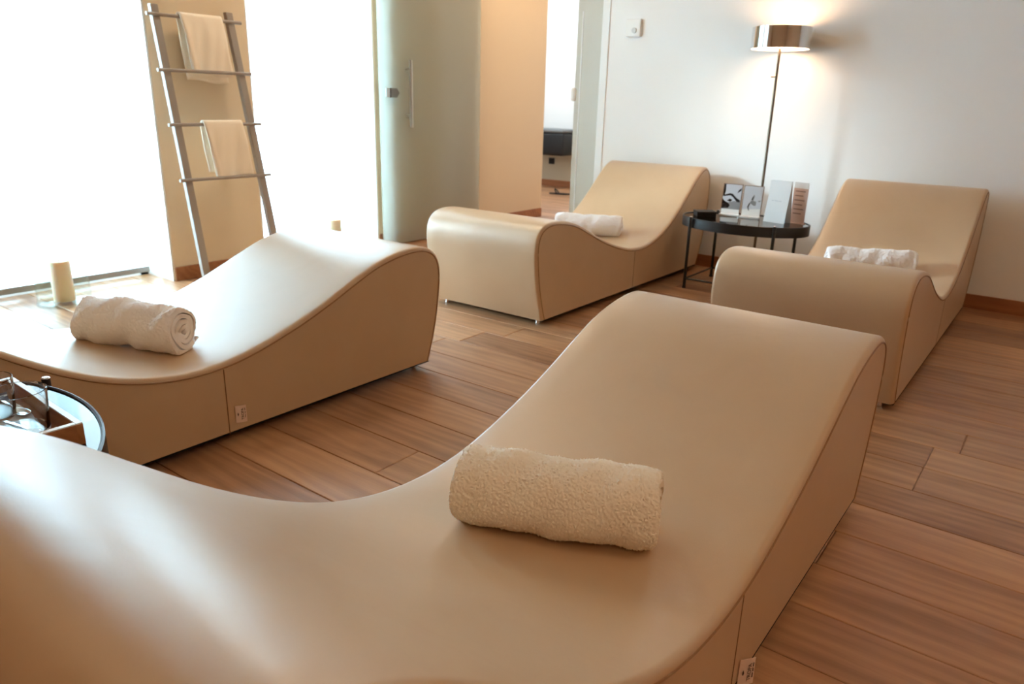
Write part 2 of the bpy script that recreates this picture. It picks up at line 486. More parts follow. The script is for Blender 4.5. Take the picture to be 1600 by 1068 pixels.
def roller_blind(y0, y1, x, zb, label):
    root = empty('roller_blind', (x, (y0+y1)/2, 0)); w = y1-y0
    mesh_obj('fabric', [(0, -w/2, zb+0.03), (0, w/2, zb+0.03), (0, w/2, ZW-0.05), (0, -w/2, ZW-0.05)], [(0, 1, 2, 3)], BLIND, root)
    box('bottom_bar', -0.009, 0.009, -w/2, w/2, zb, zb+0.034, BARGREY, root, bev=0.004)
    tube('roller', [(0, -w/2, ZW-0.05), (0, w/2, ZW-0.05)], 0.028, FRAME, root, 16)
    tag(root, label, 'blind', 'roller blinds')
roller_blind(W1[0]+0.03, 2.195, XL-0.21, 0.035, 'wide translucent white roller blind on the window left of the ladder')
roller_blind(W2[0]+0.03, 3.415, XL-0.21, 0.035, 'narrow translucent white roller blind on the window right of the ladder')

roller_blind(3.425, 3.80, XL-0.215, 0.035, 'added translucent white roller blind over the clear glass next to the frosted glass door')  # added over the clear glass to hold back the sun patch
# frosted glass door leaf sliding in front of the tan wall
d1 = struct(empty('door_1', (-4.105, 4.44, 0)))
d1['label'] = 'frosted glass sliding door leaf with bar handle beside the bright window'
box('glass_leaf', -0.005, 0.005, -0.605, 0.515, 0.012, 2.5, FROST, d1, bev=0.002)
hd = tube('bar_handle', [(0.055, -0.340, 0.875), (0.055, -0.340, 1.345)], 0.0125, STEEL, d1, 16)
for z in (0.96, 1.28):
    tube('standoff', [(0.006, -0.340, z), (0.055, -0.340, z)], 0.009, STEEL, hd, 12)
bm = bmesh.new()
pl = [(-.515, -.032), (-.455, -.032), (-.43, 0), (-.455, .032), (-.515, .032)]
a = [bm.verts.new((0.006, p[0], 1.116+p[1])) for p in pl]; b = [bm.verts.new((0.026, p[0], 1.116+p[1])) for p in pl]
bm.faces.new(a[::-1]); bm.faces.new(b)
for i in range(5): bm.faces.new((a[i], a[(i+1) % 5], b[(i+1) % 5], b[i]))
lk = bm_obj('lock', bm, DARKSTEEL, d1)
box('lock_keeper', 0.006, 0.022, -0.556, -0.520, 1.084, 1.148, STEEL, lk, bev=0.002)

# sliding door leaf in the doorway, mostly slid behind the back wall
d2_ = struct(empty('door_2', (-2.85, 5.022, 0)))
box('leaf', -0.36, 0.36, -0.018, 0.018, 0.008, 2.5, DOORGREY, d2_, bev=0.003)
box('groove_highlight', -0.318, -0.308, -0.0215, -0.0185, 0.1, 1.72, WHITETRIM, d2_, bev=0.001)  # white strip stands for the highlight along the leaf's recessed line
bm = bmesh.new(); add_box(bm, -0.385, -0.345, -0.034, 0.0, 1.092, 1.188, 0.014, 3)
bm_obj('finger_pull', bm, WHITEPLASTIC, d2_, True)

# ------------------------------------------------------------------ wave loungers
P_TOP = [(0.075, .03), (.045, .12), (.02, .22), (.005, .32), (0, .39), (.010, .45), (.042, .495), (.10, .519), (.17, .523), (.26, .513),
         (.36, .489), (.46, .450), (.56, .407), (.66, .367), (.76, .333), (.86, .304), (.96, .282), (1.06, .273), (1.16, .277),
         (1.26, .295), (1.36, .327), (1.45, .370), (1.53, .418), (1.61, .474), (1.70, .545), (1.80, .625), (1.875, .672), (1.935, .692),
         (1.985, .684), (2.022, .652), (2.040, .60), (2.046, .50), (2.040, .40), (2.015, .25), (1.975, .12), (1.935, .03)]
def catmull(P, step):
    P = [Vector((a, b)) for a, b in P]; out = []
    for i in range(len(P)-1):
        p0 = P[max(i-1, 0)]; p1 = P[i]; p2 = P[i+1]; p3 = P[min(i+2, len(P)-1)]
        n = max(1, int((p2-p1).length/step))
        for k in range(n):
            t = k/n
            out.append(0.5*((2*p1)+(p2-p0)*t+(2*p0-5*p1+4*p2-p3)*t*t+(3*p1-p0-3*p2+p3)*t**3))
    out.append(P[-1]); return out
PROF = catmull(P_TOP, 0.018)
LW = 0.73
def inset(poly, d):
    """move open profile inwards by d (closed along the straight bottom)"""
    out = []; N = len(poly)
    for i, p in enumerate(poly):
        t = (poly[min(i+1, N-1)]-poly[max(i-1, 0)]).normalized()
        nrm = Vector((t.y, -t.x))
        out.append(p+nrm*d)
    return out
def surf_z(u):
    best = None
    pts = [p for p in PROF if 0.04 < p.x < 2.0 and p.y > 0.2]
    for a, b in zip(pts[:-1], pts[1:]):
        if a.x <= u <= b.x and b.x > a.x:
            return a.y+(b.y-a.y)*(u-a.x)/(b.x-a.x)
    return 0.3

def make_lounger(name):
    # local frame: origin on the floor under the foot end, +y towards the head, x across
    root = empty(name, (0, 0, 0))
    e = 0.016; rows = []
    K = 5
    xs = []
    for k in range(K+1):
        a = math.pi/2*k/K
        xs.append((-(LW/2-e)-e*math.cos(a), e*(1-math.sin(a))))     # from side plane to top
    full = xs + [(x, 0.0) for x in np.linspace(-(LW/2-e), LW/2-e, 15)[1:-1]] + [(-x, d) for x, d in reversed(xs)]
    verts = []; faces = []
    N = len(PROF)
    for x, d in full:
        for p in inset(PROF, d):
            verts.append((x, p.x, max(p.y, 0.03)))
    R = len(full)
    for i in range(R-1):
        for j in range(N-1):
            faces.append((i*N+j, i*N+j+1, (i+1)*N+j+1, (i+1)*N+j))
    cover = mesh_obj('top_cover', verts, faces, LEATHER, root, True)
    bm = bmesh.new(); bm.from_mesh(cover.data); bmesh.ops.recalc_face_normals(bm, faces=bm.faces)
    # make sure normals point outwards
    s = sum(f.normal.z for f in bm.faces if f.calc_center_median().z > 0.25)
    if s < 0: bmesh.ops.reverse_faces(bm, faces=bm.faces)
    bm.to_mesh(cover.data); bm.free()
    cover.data.polygons.foreach_set('use_smooth', [True]*len(cover.data.polygons))
    ins = inset(PROF, e)
    for sgn in (-1, 1):
        bm = bmesh.new()
        pts = [Vector((sgn*(LW/2), p.x, max(p.y, 0.03))) for p in ins]
        vs_ = [bm.verts.new(p) for p in pts]
        for t in tessellate_polygon([[Vector((p.y, p.z, 0)) for p in pts]]):
            bm.faces.new([vs_[k] for k in t])
        sp = bm_obj('side_panel', bm, LEATHER, root)
        s = sum(pg.normal.x for pg in sp.data.polygons)
        if s*sgn < 0: sp.data.flip_normals()
        tube('piping', [(sgn*(LW/2), p.x, max(p.y, 0.032)) for p in inset(PROF, e+0.001)][::1], 0.0028, PIPING, root, 6)
        # vertical join of the two halves of the side panel
        us = 1.015
        box('side_seam', sgn*(LW/2)-0.0008, sgn*(LW/2)+0.0008, us-0.0016, us+0.0016, 0.032, surf_z(us)-0.022, SEAM, root)
    mesh_obj('underside', [(-LW/2, .075, .03), (LW/2, .075, .03), (LW/2, 1.935, .03), (-LW/2, 1.935, .03)], [(0, 3, 2, 1)], BLACKBASE, root)
    for sx in (-1, 1):
        for y in (0.115, 1.885):
            lathe('foot', [(0, 0), (.012, 0), (.013, .004), (.011, .010), (.011, .030), (0, .030)], CHROME, root, 20, cx=sx*(LW/2-0.055), cy=y)
    return root

proto = make_lounger('wave_lounger')
def care_label(root, side, u, z0, tilt):
    # small white label stitched in the side seam with a print on it
    w, h_ = 0.036, 0.058
    mt = Matrix.Translation((side*(LW/2+0.001), u, z0)) @ Matrix.Rotation(side*tilt, 4, 'Z')
    n = 6; v = []; f = []
    for i in range(n+1):
        t = i/n
        for k in (0, 1):
            for th in (0, 0.0012):
                v.append(mt @ Vector((side*(0.0015+0.004*math.sin(t*2.4)*(1-0.5*k)+th), -w*t, -h_/2+h_*k-0.004*t)))
    for i in range(n):
        a = i*4; b = a+4
        f += [(a, b, b+2, a+2), (a+1, a+3, b+3, b+1), (a, a+1, b+1, b), (a+2, b+2, b+3, a+3)]
    f += [(0, 2, 3, 1), (n*4, n*4+1, n*4+3, n*4+2)]
    bm = bmesh.new(); vv = [bm.verts.new(p) for p in v]
    for q in f: bm.faces.new([vv[i] for i in q])
    lb = bm_obj('care_label', bm, LABELCLOTH, root); lb['label'] = 'small pale label with dark print stitched in the side seam'
    # lettering runs upwards along the label
    ex = Vector((0, 0, 1)); ez = (mt.to_3x3() @ Vector((side, 0, 0))).normalized(); ey = ez.cross(ex)
    def frame(p):
        q = mt @ p
        mm = Matrix.Identity(4)
        for i in range(3):
            mm[i][0] = ex[i]; mm[i][1] = ey[i]; mm[i][2] = ez[i]; mm[i][3] = q[i]
        return mm
    text_mesh('print', 'TROPA', 0.0125, LABELINK, lb, frame(Vector((side*0.0072, -w*0.60, -0.002))))
    bm = bmesh.new()
    for za, zb in ((-0.017, -0.006), (-0.003, 0.005), (0.008, 0.017)):
        add_tube(bm, [mt @ Vector((side*0.0066, -w*0.84, za)), mt @ Vector((side*0.0066, -w*0.84, zb))], 0.0008, 5)
    bm_obj('print', bm, LABELINK, lb)
    bm = bmesh.new()
    for ang in (-0.7, -0.25, 0.25, 0.7):
        p = mt @ Vector((side*0.0066, -w*0.22, 0))
        q = mt @ Vector((side*0.0066, -w*0.22+0.0075*math.cos(ang)-0.004, 0.0085*math.sin(ang)))
        add_tube(bm, [p, q], 0.0008, 5)
    bm_obj('print', bm, LABELINK, lb)

lounge = [  # centre x, foot end y, rotation, label
    ((-0.327-0.365), 2.164, math.pi, 'nearest tan leather wave lounger filling the foreground with an off-white rolled towel'),
    ((-2.030-0.365), 2.214, math.pi, 'tan leather wave lounger below the ladder, behind the oval table with the tray'),
    ((-2.013-0.365), 2.867, 0, 'tan leather wave lounger in the middle of the back, left of the lamp table'),
    ((-0.388-0.365), 2.845, 0, 'tan leather wave lounger at the right by the back wall, right of the lamp table'),
]
LR = []
for i, (x, y, rz, lab) in enumerate(lounge):
    o = proto if i == 0 else copy_tree(proto)
    o.location = (x, y, 0); o.rotation_euler = (0, 0, rz)
    tag(o, lab, 'lounger', 'wave loungers')
    LR.append(o)
care_label(LR[0], -1, 0.985, 0.062, 0.5)
care_label(LR[1], -1, 0.990, 0.092, 0.12)

# ------------------------------------------------------------------ rolled towels
def towel_mesh(name, L, R, turns, step, mat, seed, terry):
    g = np.random.default_rng(seed)
    th = R/(turns+0.35); r0 = th*0.35
    # spiral centre line (angle grows outwards)
    A = turns*2*np.pi
    a = 0.0; angs = []
    while a < A:
        r = r0+th*a/(2*np.pi)
        outer = a > A-2*np.pi*1.02
        angs.append(a); a += (step if outer else 0.006)/max(r, 0.006)
    angs.append(A)
    angs = np.array(angs); rc = r0+th*angs/(2*np.pi)
    off = th*0.43
    tap = np.clip((A-angs)/0.25, 0.15, 1.0)          # round off the free outer end
    wob = 0.0016*np.sin(angs*2.3+1.0)+0.0012*np.sin(angs*5.1)
    ro = rc+off*tap+wob; ri = rc-off*tap+wob
    phase = -A+math.radians(-35)
    def xy(r, t): return np.c_[r*np.cos(t+phase), r*np.sin(t+phase)]
    loop = np.r_[xy(ro, angs), xy(ri, angs)[::-1]]
    # which points belong to the exposed outer turn
    expo = np.r_[(angs > A-2*np.pi*1.05).astype(float), np.zeros(len(angs))]
    angl = np.r_[angs, angs[::-1]]
    n = len(loop)
    M_ = max(24, int(L/step))
    ax = np.linspace(-0.5, 0.5, M_+1)
    V = np.zeros((M_+1, n, 3))
    # slightly uneven ends: each turn sticks out by its own amount
    ext = 0.005*np.sin(angl*0.83+seed)+0.004*np.sin(angl*2.1)
    nrm = loop/np.maximum(np.linalg.norm(loop, axis=1, keepdims=True), 1e-5)
    # broad folds along the surface
    for i, t in enumerate(ax):
        s = 1.0-0.035*(abs(t)*2)**6
        d = 0.0022*np.sin(angl*1.0+t*9+seed)+0.0018*np.sin(angl*3+t*17)+0.0015*np.sin(t*31+angl*2+seed)
        d = d*expo*(1 if terry < 2 else 2.2)
        edge = np.clip((0.5-abs(t))*L/0.012, 0, 1)
        d = d - expo*0.004*(1-edge)**2
        V[i, :, 1:] = loop*s+nrm*d[:, None]
        V[i, :, 0] = t*L+np.sign(t)*ext*np.clip(abs(t)*2, 0, 1)**4
    amp = 0.0013 if terry >= 1 else 0.0
    jit = g.normal(0, 1, (M_+1, n))
    V[:, :, 1:] += (nrm[None]*(jit*amp*expo[None])[:, :, None])
    V[:, :, 0] += g.normal(0, 0.0005, (M_+1, n))*expo[None]
    # rest: flatten the underside
    z = V[:, :, 2]; zmin = -R*0.93
    V[:, :, 2] = np.where(z < zmin, zmin+(z-zmin)*0.15, z)
    V[:, :, 2] -= V[:, :, 2].min()
    verts = V.reshape(-1, 3)
    i0 = np.arange(M_)[:, None]*n+np.arange(n)[None]
    i1 = np.arange(M_)[:, None]*n+((np.arange(n)+1) % n)[None]
    F = np.stack([i0, i0+n, i1+n, i1], -1).reshape(-1, 4)
    m = len(angs); caps = []
    for e_, base in ((0, 0), (1, M_*n)):
        for k in range(m-1):
            q = (base+k, base+k+1, base+2*m-2-k, base+2*m-1-k)
            caps.append(q if e_ == 0 else q[::-1])
    F = np.r_[F, np.array(caps)]
    me = bpy.data.meshes.new(name)
    me.from_pydata(verts.tolist(), [], F.tolist()); me.update()
    me.polygons.foreach_set('use_smooth', [True]*len(me.polygons))
    me.materials.append(mat)
    bm = bmesh.new(); bm.from_mesh(me); bmesh.ops.recalc_face_normals(bm, faces=bm.faces); bm.to_mesh(me); bm.free()
    me.set_sharp_from_angle(angle=math.radians(70))
    return me
tw = [  # x, y, label, mesh
    (-0.690, 1.085, 'off-white terry towel rolled up on the nearest lounger', towel_mesh('towel_roll', 0.385, 0.078, 4.3, 0.0021, TOWELWARMLIT, 1, 1), math.radians(24)),
    (-2.405, 1.120, 'off-white rolled towel showing its spiral end on the lounger below the ladder', towel_mesh('towel_roll', 0.40, 0.076, 4.2, 0.0032, TOWELWINDOWLIT, 5, 2), math.radians(20)),
]
white_me = towel_mesh('towel_roll', 0.41, 0.068, 4, 0.0042, TOWELWHITE, 3, 1)
tw += [(-2.440, 4.050, 'white rolled towel on the middle lounger at the back', white_me, math.radians(21)),
       (-0.775, 4.060, 'white rolled towel on the right lounger by the back wall', white_me, math.radians(24))]
for i, (x, y, lab, me, rz) in enumerate(tw):
    o = bpy.data.objects.new('rolled_towel', me); COL.objects.link(o)
    u = [2.164-y, 2.214-y, y-2.867, y-2.845][i]
    o.location = (x, y, surf_z(u)+0.001); o.rotation_euler = (0, 0, rz)
    tag(o, lab, 'towel', 'rolled towels on the loungers')

# ------------------------------------------------------------------ oval side tables
def side_table(cx, cy, rz, label):
    a, b = 0.385, 0.262; zt = 0.432
    root = empty('side_table', (cx, cy, 0), rz)
    def ell(da, n=72): return [((a+da)*math.cos(2*math.pi*k/n), (b+da)*math.sin(2*math.pi*k/n)) for k in range(n)]
    # rim: hollow oval band
    bm = bmesh.new(); n = 72
    rings = []
    for da, z in ((0, zt-0.058), (0, zt), (-0.004, zt+0.002), (-0.008, zt), (-0.008, zt-0.058)):
        rings.append([bm.verts.new((x, y, z)) for x, y in ell(da)])
    for i in range(len(rings)):
        A, B = rings[i], rings[(i+1) % len(rings)]
        for k in range(n): bm.faces.new((A[k], A[(k+1) % n], B[(k+1) % n], B[k]))
    o = bm_obj('rim', bm, BLACKMETAL, root, True); o.data.set_sharp_from_angle(angle=math.radians(40))
    bm = bmesh.new()
    v0 = [bm.verts.new((x, y, zt-0.010)) for x, y in ell(-0.0085)]; v1 = [bm.verts.new((x, y, zt-0.003)) for x, y in ell(-0.0085)]
    bm.faces.new(v0[::-1]); bm.faces.new(v1)
    for k in range(n): bm.faces.new((v0[k], v0[(k+1) % n], v1[(k+1) % n], v1[k]))
    bm_obj('glass_top', bm, MIRRORGLASS, root)
    lp = [(-.255, -.212), (.255, -.212), (.255, .212), (-.255, .212)]
    for x, y in lp:
        lg = tube('leg', [(x, y, 0.004), (x, y, zt+0.010)], 0.0095, BLACKMETAL, root, 14)
        lathe('foot_cap', [(0, 0), (.012, 0), (.012, .010), (.0095, .014), (0, .014)], BLACKMETAL, lg, 14, cx=x, cy=y)
        lathe('leg_cap', [(0, zt+0.0125), (.007, zt+0.0125), (.0095, zt+0.0105), (.0095, zt+0.009), (0, zt+.009)], CHROME, lg, 16, cx=x, cy=y)
    for i in range(4):
        (x0, y0), (x1, y1) = lp[i], lp[(i+1) % 4]
        tube('stretcher', [(x0, y0, 0.06), (x1, y1, 0.06)], 0.006, BLACKMETAL, root, 10)
    tag(root, label, 'table', 'oval black side tables')
    return zt-0.003
ZT = side_table(-1.615, 0.368, math.radians(-12), 'black oval side table with mirrored top holding the wooden tray')
side_table(-1.583, 4.445, 0, 'black oval side table with mirrored top beneath the floor lamp')

# things on the near table: wooden tray, tumblers, spoons, sachets
tr = empty('serving_tray', (-1.615, 0.418, ZT), math.radians(-2))
tx, ty, tt, thh = 0.178, 0.132, 0.012, 0.042
box('base', -tx, tx, -ty, ty, 0, 0.007, TRAYWOOD, tr)
for nm, c in (('side', (-tx, tx, ty-tt, ty)), ('side', (-tx, tx, -ty, -ty+tt)), ('side', (tx-tt, tx, -ty+tt, ty-tt)), ('side', (-tx, -tx+tt, -ty+tt, ty-tt))):
    sd = box(nm, c[0], c[1], c[2], c[3], 0.007, thh, TRAYWOOD, tr)
    box('white_edge', c[0]+.0005, c[1]-.0005, c[2]+.0005, c[3]-.0005, thh, thh+0.0025, WHITETRIM, sd)
prism('paper_liner', [(-tx+tt+.004, -ty+tt+.004), (tx-tt-.02, -ty+tt+.004), (tx-tt-.004, -ty+tt+.03), (tx-tt-.006, ty-tt-.012), (0.06, ty-tt-.022), (-.02, ty-tt-.012), (-tx+tt+.006, ty-tt-.02)], 0.0072, 0.0082, PAPERWHITE, tr)
tag(tr, 'low wooden tray with white rim on the near side table', 'tray')
ZP = ZT+0.0084
def tumbler(x, y, label):
    R, H = 0.051, 0.089
    prof = [(0, 0), (R*.86, 0), (R*.90, .004), (R, H-.001), (R-.001, H), (R-.0022, H-.001), (R*.90-.0022, .010), (R*.84, .0075), (0, .0075)]
    o = lathe('glass_tumbler', prof, GLASS, None, 56, ang=18)
    o.location = (x, y, ZP); tag(o, label, 'glass', 'tumblers on the tray'); return o
tumbler(-1.553, 0.482, 'clear glass tumbler nearer the tray corner')
tumbler(-1.662, 0.462, 'clear glass tumbler at the left edge of the picture')

def spoon(x, y, rz, label):
    # shallow oval bowl lofted into a thin handle
    n = 22; v = []; f = []; m = 9
    for i in range(n+1):
        t = i/n; xx = t*0.125
        if t < 0.32:
            q = t/0.32; w = 0.0145*math.sqrt(max(0.0, 1-(2*q*0.93-0.93)**2))+0.0006; dep = 0.0045*math.sin(math.pi*min(1, q*0.95+0.05))
        else:
            q = (t-0.32)/0.68; w = 0.0026+0.0018*q; dep = 0.0
        zz = 0.006+0.010*max(0, t-0.25)*(1-t)*3
        for k in range(m):
            s = 2*k/(m-1)-1
            v.append((xx, s*w, zz-dep*(1-s*s)))
    for i in range(n):
        for k in range(m-1):
            f.append((i*m+k, (i+1)*m+k, (i+1)*m+k+1, i*m+k+1))
    o = mesh_obj('teaspoon', v, f, CHROME, None, True)
    md = o.modifiers.new('solid', 'SOLIDIFY'); md.thickness = 0.0012
    zmin = min(p[2] for p in v)
    o.location = (x, y, ZP-zmin+0.0015); o.rotation_euler = (0, 0, rz)
    tag(o, label, 'spoon', 'teaspoons on the tray')
spoon(-1.497, 0.497, math.radians(195), 'silver teaspoon lying beside the tumbler at the tray corner')
spoon(-1.615, 0.515, math.radians(188), 'silver teaspoon lying behind the two tumblers on the tray')

def sachet(x, y, rz, label):
    n = 8; v = []; f = []
    for side in (1, -1):
        for i in range(n+1):
            for j in range(n+1):
                a, b = i/n*2-1, j/n*2-1
                h_ = 0.004*max(0, (1-a**4))*max(0, (1-b**4))+0.0003+0.0006*math.sin(7*a+3*b)*(1-a*a)*(1-b*b)
                v.append((a*0.030, b*0.018, side*h_))
    N2 = (n+1)**2
    for i in range(n):
        for j in range(n):
            q = (i*(n+1)+j, (i+1)*(n+1)+j, (i+1)*(n+1)+j+1, i*(n+1)+j+1)
            f.append(q); f.append(tuple(N2+k for k in q[::-1]))
    o = mesh_obj('sugar_sachet', v, f, BLUEFOIL, None, True)
    band = mesh_obj('printed_band', [(-.004, -.017, .0046), (.006, -.017, .0042), (.006, .017, .0042), (-.004, .017, .0046)], [(0, 1, 2, 3)], PAPERWHITE, o)
    o.location = (x, y, ZP+0.0052); o.rotation_euler = (0, 0, rz)
    tag(o, label, 'sachet', 'sachets on the tray')
sachet(-1.487, 0.468, math.radians(20), 'blue and white sachet in the tray corner')
sachet(-1.735, 0.508, math.radians(-15), 'blue and white sachet behind the tumbler at the left picture edge')

# ------------------------------------------------------------------ things on the far table
def on_table(name, x, y, rz): return empty(name, (x, y, ZT), rz)
bx = on_table('black_box', -1.835, 4.435, math.radians(38))
box('lid', -0.062, 0.062, -0.05, 0.05, 0.020, 0.030, BLACKVINYL, bx, bev=0.003)
box('case', -0.060, 0.060, -0.048, 0.048, 0.0, 0.0205, BLACKVINYL, bx, bev=0.002)
tag(bx, 'flat black box at the left end of the lamp table', 'box')

def photo_stand(x, y, rz, kind, label):
    r = on_table('photo_stand', x, y, rz)
    lean = math.radians(-8)
    def tl(p): return Vector((p[0], p[1]*math.cos(lean)-p[2]*math.sin(lean), p[1]*math.sin(lean)+p[2]*math.cos(lean)))
    w, h_ = 0.060, 0.196
    def slab(name, x0, x1, z0, z1, y0, y1, mat, parent=r):
        bm = bmesh.new(); add_box(bm, x0, x1, y0, y1, z0, z1)
        for v in bm.verts: v.co = tl(v.co)+Vector((0, 0, 0.0))
        return bm_obj(name, bm, mat, parent)
    slab('backing', -w, w, 0.003, h_, 0, 0.004, BRONZE)
    ph = slab('photo', -w+.004, w-.004, 0.040, h_-.004, -0.0012, 0, PHOTOGREY)
    bs = box('foot_ledge', -w, w, -0.035, 0.012, 0, 0.012, WHITETRIM, r, bev=0.002)
    slab('caption_strip', -w+.004, w-.004, 0.012, 0.040, -0.0012, 0, WHITETRIM)
    def patch(pts, mat):
        bm = bmesh.new()
        a = [bm.verts.new(tl(Vector((px*w*0.93, -0.0013, 0.040+pz*(h_-.044))))) for px, pz in pts]
        b = [bm.verts.new(tl(Vector((px*w*0.93, -0.0017, 0.040+pz*(h_-.044))))) for px, pz in pts]
        bm.faces.new(a); bm.faces.new(b[::-1])
        for i in range(len(pts)):
            j = (i+1) % len(pts); bm.faces.new((a[i], a[j], b[j], b[i]))
        bm_obj('picture_shape', bm, mat, ph)
    if kind == 0:
        patch([(-1, 0), (1, 0), (1, .30), (.3, .34), (-.2, .28), (-1, .2)], PHOTOMID)
        patch([(-1, 0.02), (-.25, .05), (-.1, .16), (-.35, .26), (-.7, .30), (-1, .40)], PHOTOBLACK)
        patch([(-1, .52), (-.85, .52), (-.75, .75), (-.8, 1), (-1, 1)], PHOTOBLACK)
        patch([(-.95, .50), (-.9, .56), (-.25, .64), (.05, .62), (.55, .46), (.95, .38), (.95, .30), (.6, .31), (.1, .50), (-.2, .56)], PHOTOBLACK)
        patch([(.55, .66), (.95, .78), (.95, .88), (.62, .76)], PHOTOBLACK)
        patch([(-.5, .33), (-.1, .30), (.1, .38), (-.2, .42)], PHOTOBLACK)
    else:
        patch([(-.05, .42), (.10, .68), (.22, .62), (.12, .44)], PHOTOMID)
        patch([(-.35, .30), (-.05, .44), (.45, .40), (.42, .24), (.15, .24), (-.1, .31)], PHOTOMID)
        patch([(-.12, .46), (.04, .62), (.12, .60), (.02, .46)], PHOTOBLACK)
        patch([(-.45, .18), (-.30, .32), (-.20, .30), (-.32, .16), (-.20, .04), (-.30, .02)], PHOTOBLACK)
        patch([(-1, 0), (1, 0), (1, .12), (-1, .06)], WHITETRIM)
        patch([(.62, .44), (.9, .46), (.86, .40), (.66, .40)], PHOTOMID)
    tag(r, label, 'photo stand', 'photo stands on the lamp table')
photo_stand(-1.722, 4.555, math.radians(8), 0, 'left black-and-white photo stand with dark bold shapes on the lamp table')
photo_stand(-1.588, 4.550, math.radians(8), 1, 'right black-and-white photo stand with a small pale figure on the lamp table')

def folded_card(name, x, y, rz, w, h_, spread, mat, label):
    r = on_table(name, x, y, rz)
    for nm, s in (('front_page', -1), ('back_page', 1)):
        bm = bmesh.new()
        t = 0.0008
        p = [(-w/2, s*spread, 0), (w/2, s*spread, 0), (w/2, 0, h_), (-w/2, 0, h_)]
        a = [bm.verts.new(q) for q in p]; b = [bm.verts.new((q[0], q[1]+s*t, q[2])) for q in p]
        bm.faces.new(a); bm.faces.new(b[::-1])
        for i in range(4): bm.faces.new((a[i], a[(i+1) % 4], b[(i+1) % 4], b[i]))
        bm_obj(nm, bm, mat, r)
    return tag(r, label, 'card')
wc = folded_card('folded_card', -1.405, 4.500, math.radians(-14), 0.140, 0.245, 0.035, PAPERWHITE, 'tall blank white folded card on the lamp table')
ft = wc.children[0]
for k, (xa, xb) in enumerate(((-.040, -.024), (-.020, .004), (.008, .024))):
    zf = 0.125; yy = -0.035*(1-zf/0.245)-0.0012
    mesh_obj('print_line', [(xa, yy, zf), (xb, yy, zf), (xb, yy+0.0003, zf+.004), (xa, yy+0.0003, zf+.004)], [(0, 1, 2, 3)], FAINTINK, ft)
lf = on_table('leaflet', -1.300, 4.545, math.radians(-14))
box('sheet', -0.046, 0.046, -0.0012, 0.0012, 0.002, 0.240, PINKPAPER, lf)
box('header_band', -0.046, 0.046, -0.0016, -0.0012, 0.205, 0.240, PAPERWHITE, lf)
for k in range(6):
    z = 0.185-0.026*k
    box('print_line', -0.034, 0.030-0.012*(k % 2), -0.0016, -0.0012, z, z+0.006, PINKINK, lf)
box('foot', -0.046, 0.046, -0.02, 0.02, 0, 0.0022, PINKPAPER, lf)
tag(lf, 'pinkish printed leaflet standing behind the white folded card', 'leaflet')

# ------------------------------------------------------------------ floor lamp
fl = empty('floor_lamp', (-1.600, 4.742, 0))
lathe('base', [(0, 0), (.125, 0), (.13, .004), (.128, .012), (.02, .016), (0, .016)], CHROME, fl, 48)
pole = tube('pole', [(0, 0, 0.016), (0, 0, 1.42)], 0.0085, POLE, fl, 16)
kn = tube('switch_knob', [(-0.008, -0.004, 1.262), (-0.030, -0.012, 1.262)], 0.008, CHROME, pole, 12)
R = 0.170
lathe('shade', [(R, 1.415), (R, 1.535), (R-.003, 1.535), (R-.003, 1.415)], CHROME, fl, 64, closed=True)
lathe('diffuser', [(0, 1.424), (R-.004, 1.424), (R-.004, 1.428), (0, 1.428)], LAMPOPAL, fl, 48)
lathe('bulb', [(0, 1.445), (.02, 1.45), (.032, 1.47), (.03, 1.49), (.012, 1.51), (0, 1.512)], BULB, fl, 24)
tube('bulb_holder', [(0, 0, 1.428), (0, 0, 1.447)], 0.014, WHITEPLASTIC, fl, 16)
tag(fl, 'chrome floor lamp with lit drum shade against the white wall', 'lamp')

# ------------------------------------------------------------------ ladder with towels
ld = empty('towel_ladder', (-4.03, 2.50, 0))
LT = Vector((-4.175, 0, 1.53)); LB = Vector((-3.905, 0, 0.0))
def lad(z, dx=0.0):
    t = z/1.53
    return LB.x+(LT.x-LB.x)*t+dx
for y, yb in ((2.272, 2.268), (2.722, 2.768)):
    bm = bmesh.new()
    hx, hy = 0.016, 0.021
    a = [bm.verts.new((LB.x+sx*hx-(-4.03), yb+sy*hy-2.50, 0.0)) for sx, sy in ((-1, -1), (1, -1), (1, 1), (-1, 1))]
    b = [bm.verts.new((LT.x+sx*hx-(-4.03), y+sy*hy-2.50, 1.53)) for sx, sy in ((-1, -1), (1, -1), (1, 1), (-1, 1))]
    bm.faces.new(a[::-1]); bm.faces.new(b)
    for i in range(4): bm.faces.new((a[i], a[(i+1) % 4], b[(i+1) % 4], b[i]))
    bmesh.ops.bevel(bm, geom=list(bm.edges), offset=0.002, segments=2, affect='EDGES')
    bm_obj('rail', bm, LADDERWOOD, ld)
RZ = [1.478, 1.195, 0.910, 0.613]
for z in RZ:
    x = lad(z, 0.020)+4.03
    tube('rung', [(x, 2.215-2.50, z), (x, 2.818-0.022*z-2.50, z)], 0.0095, LADDERWOOD, ld, 12)
tag(ld, 'grey wooden towel ladder leaning on the tan pillar between the windows', 'ladder')

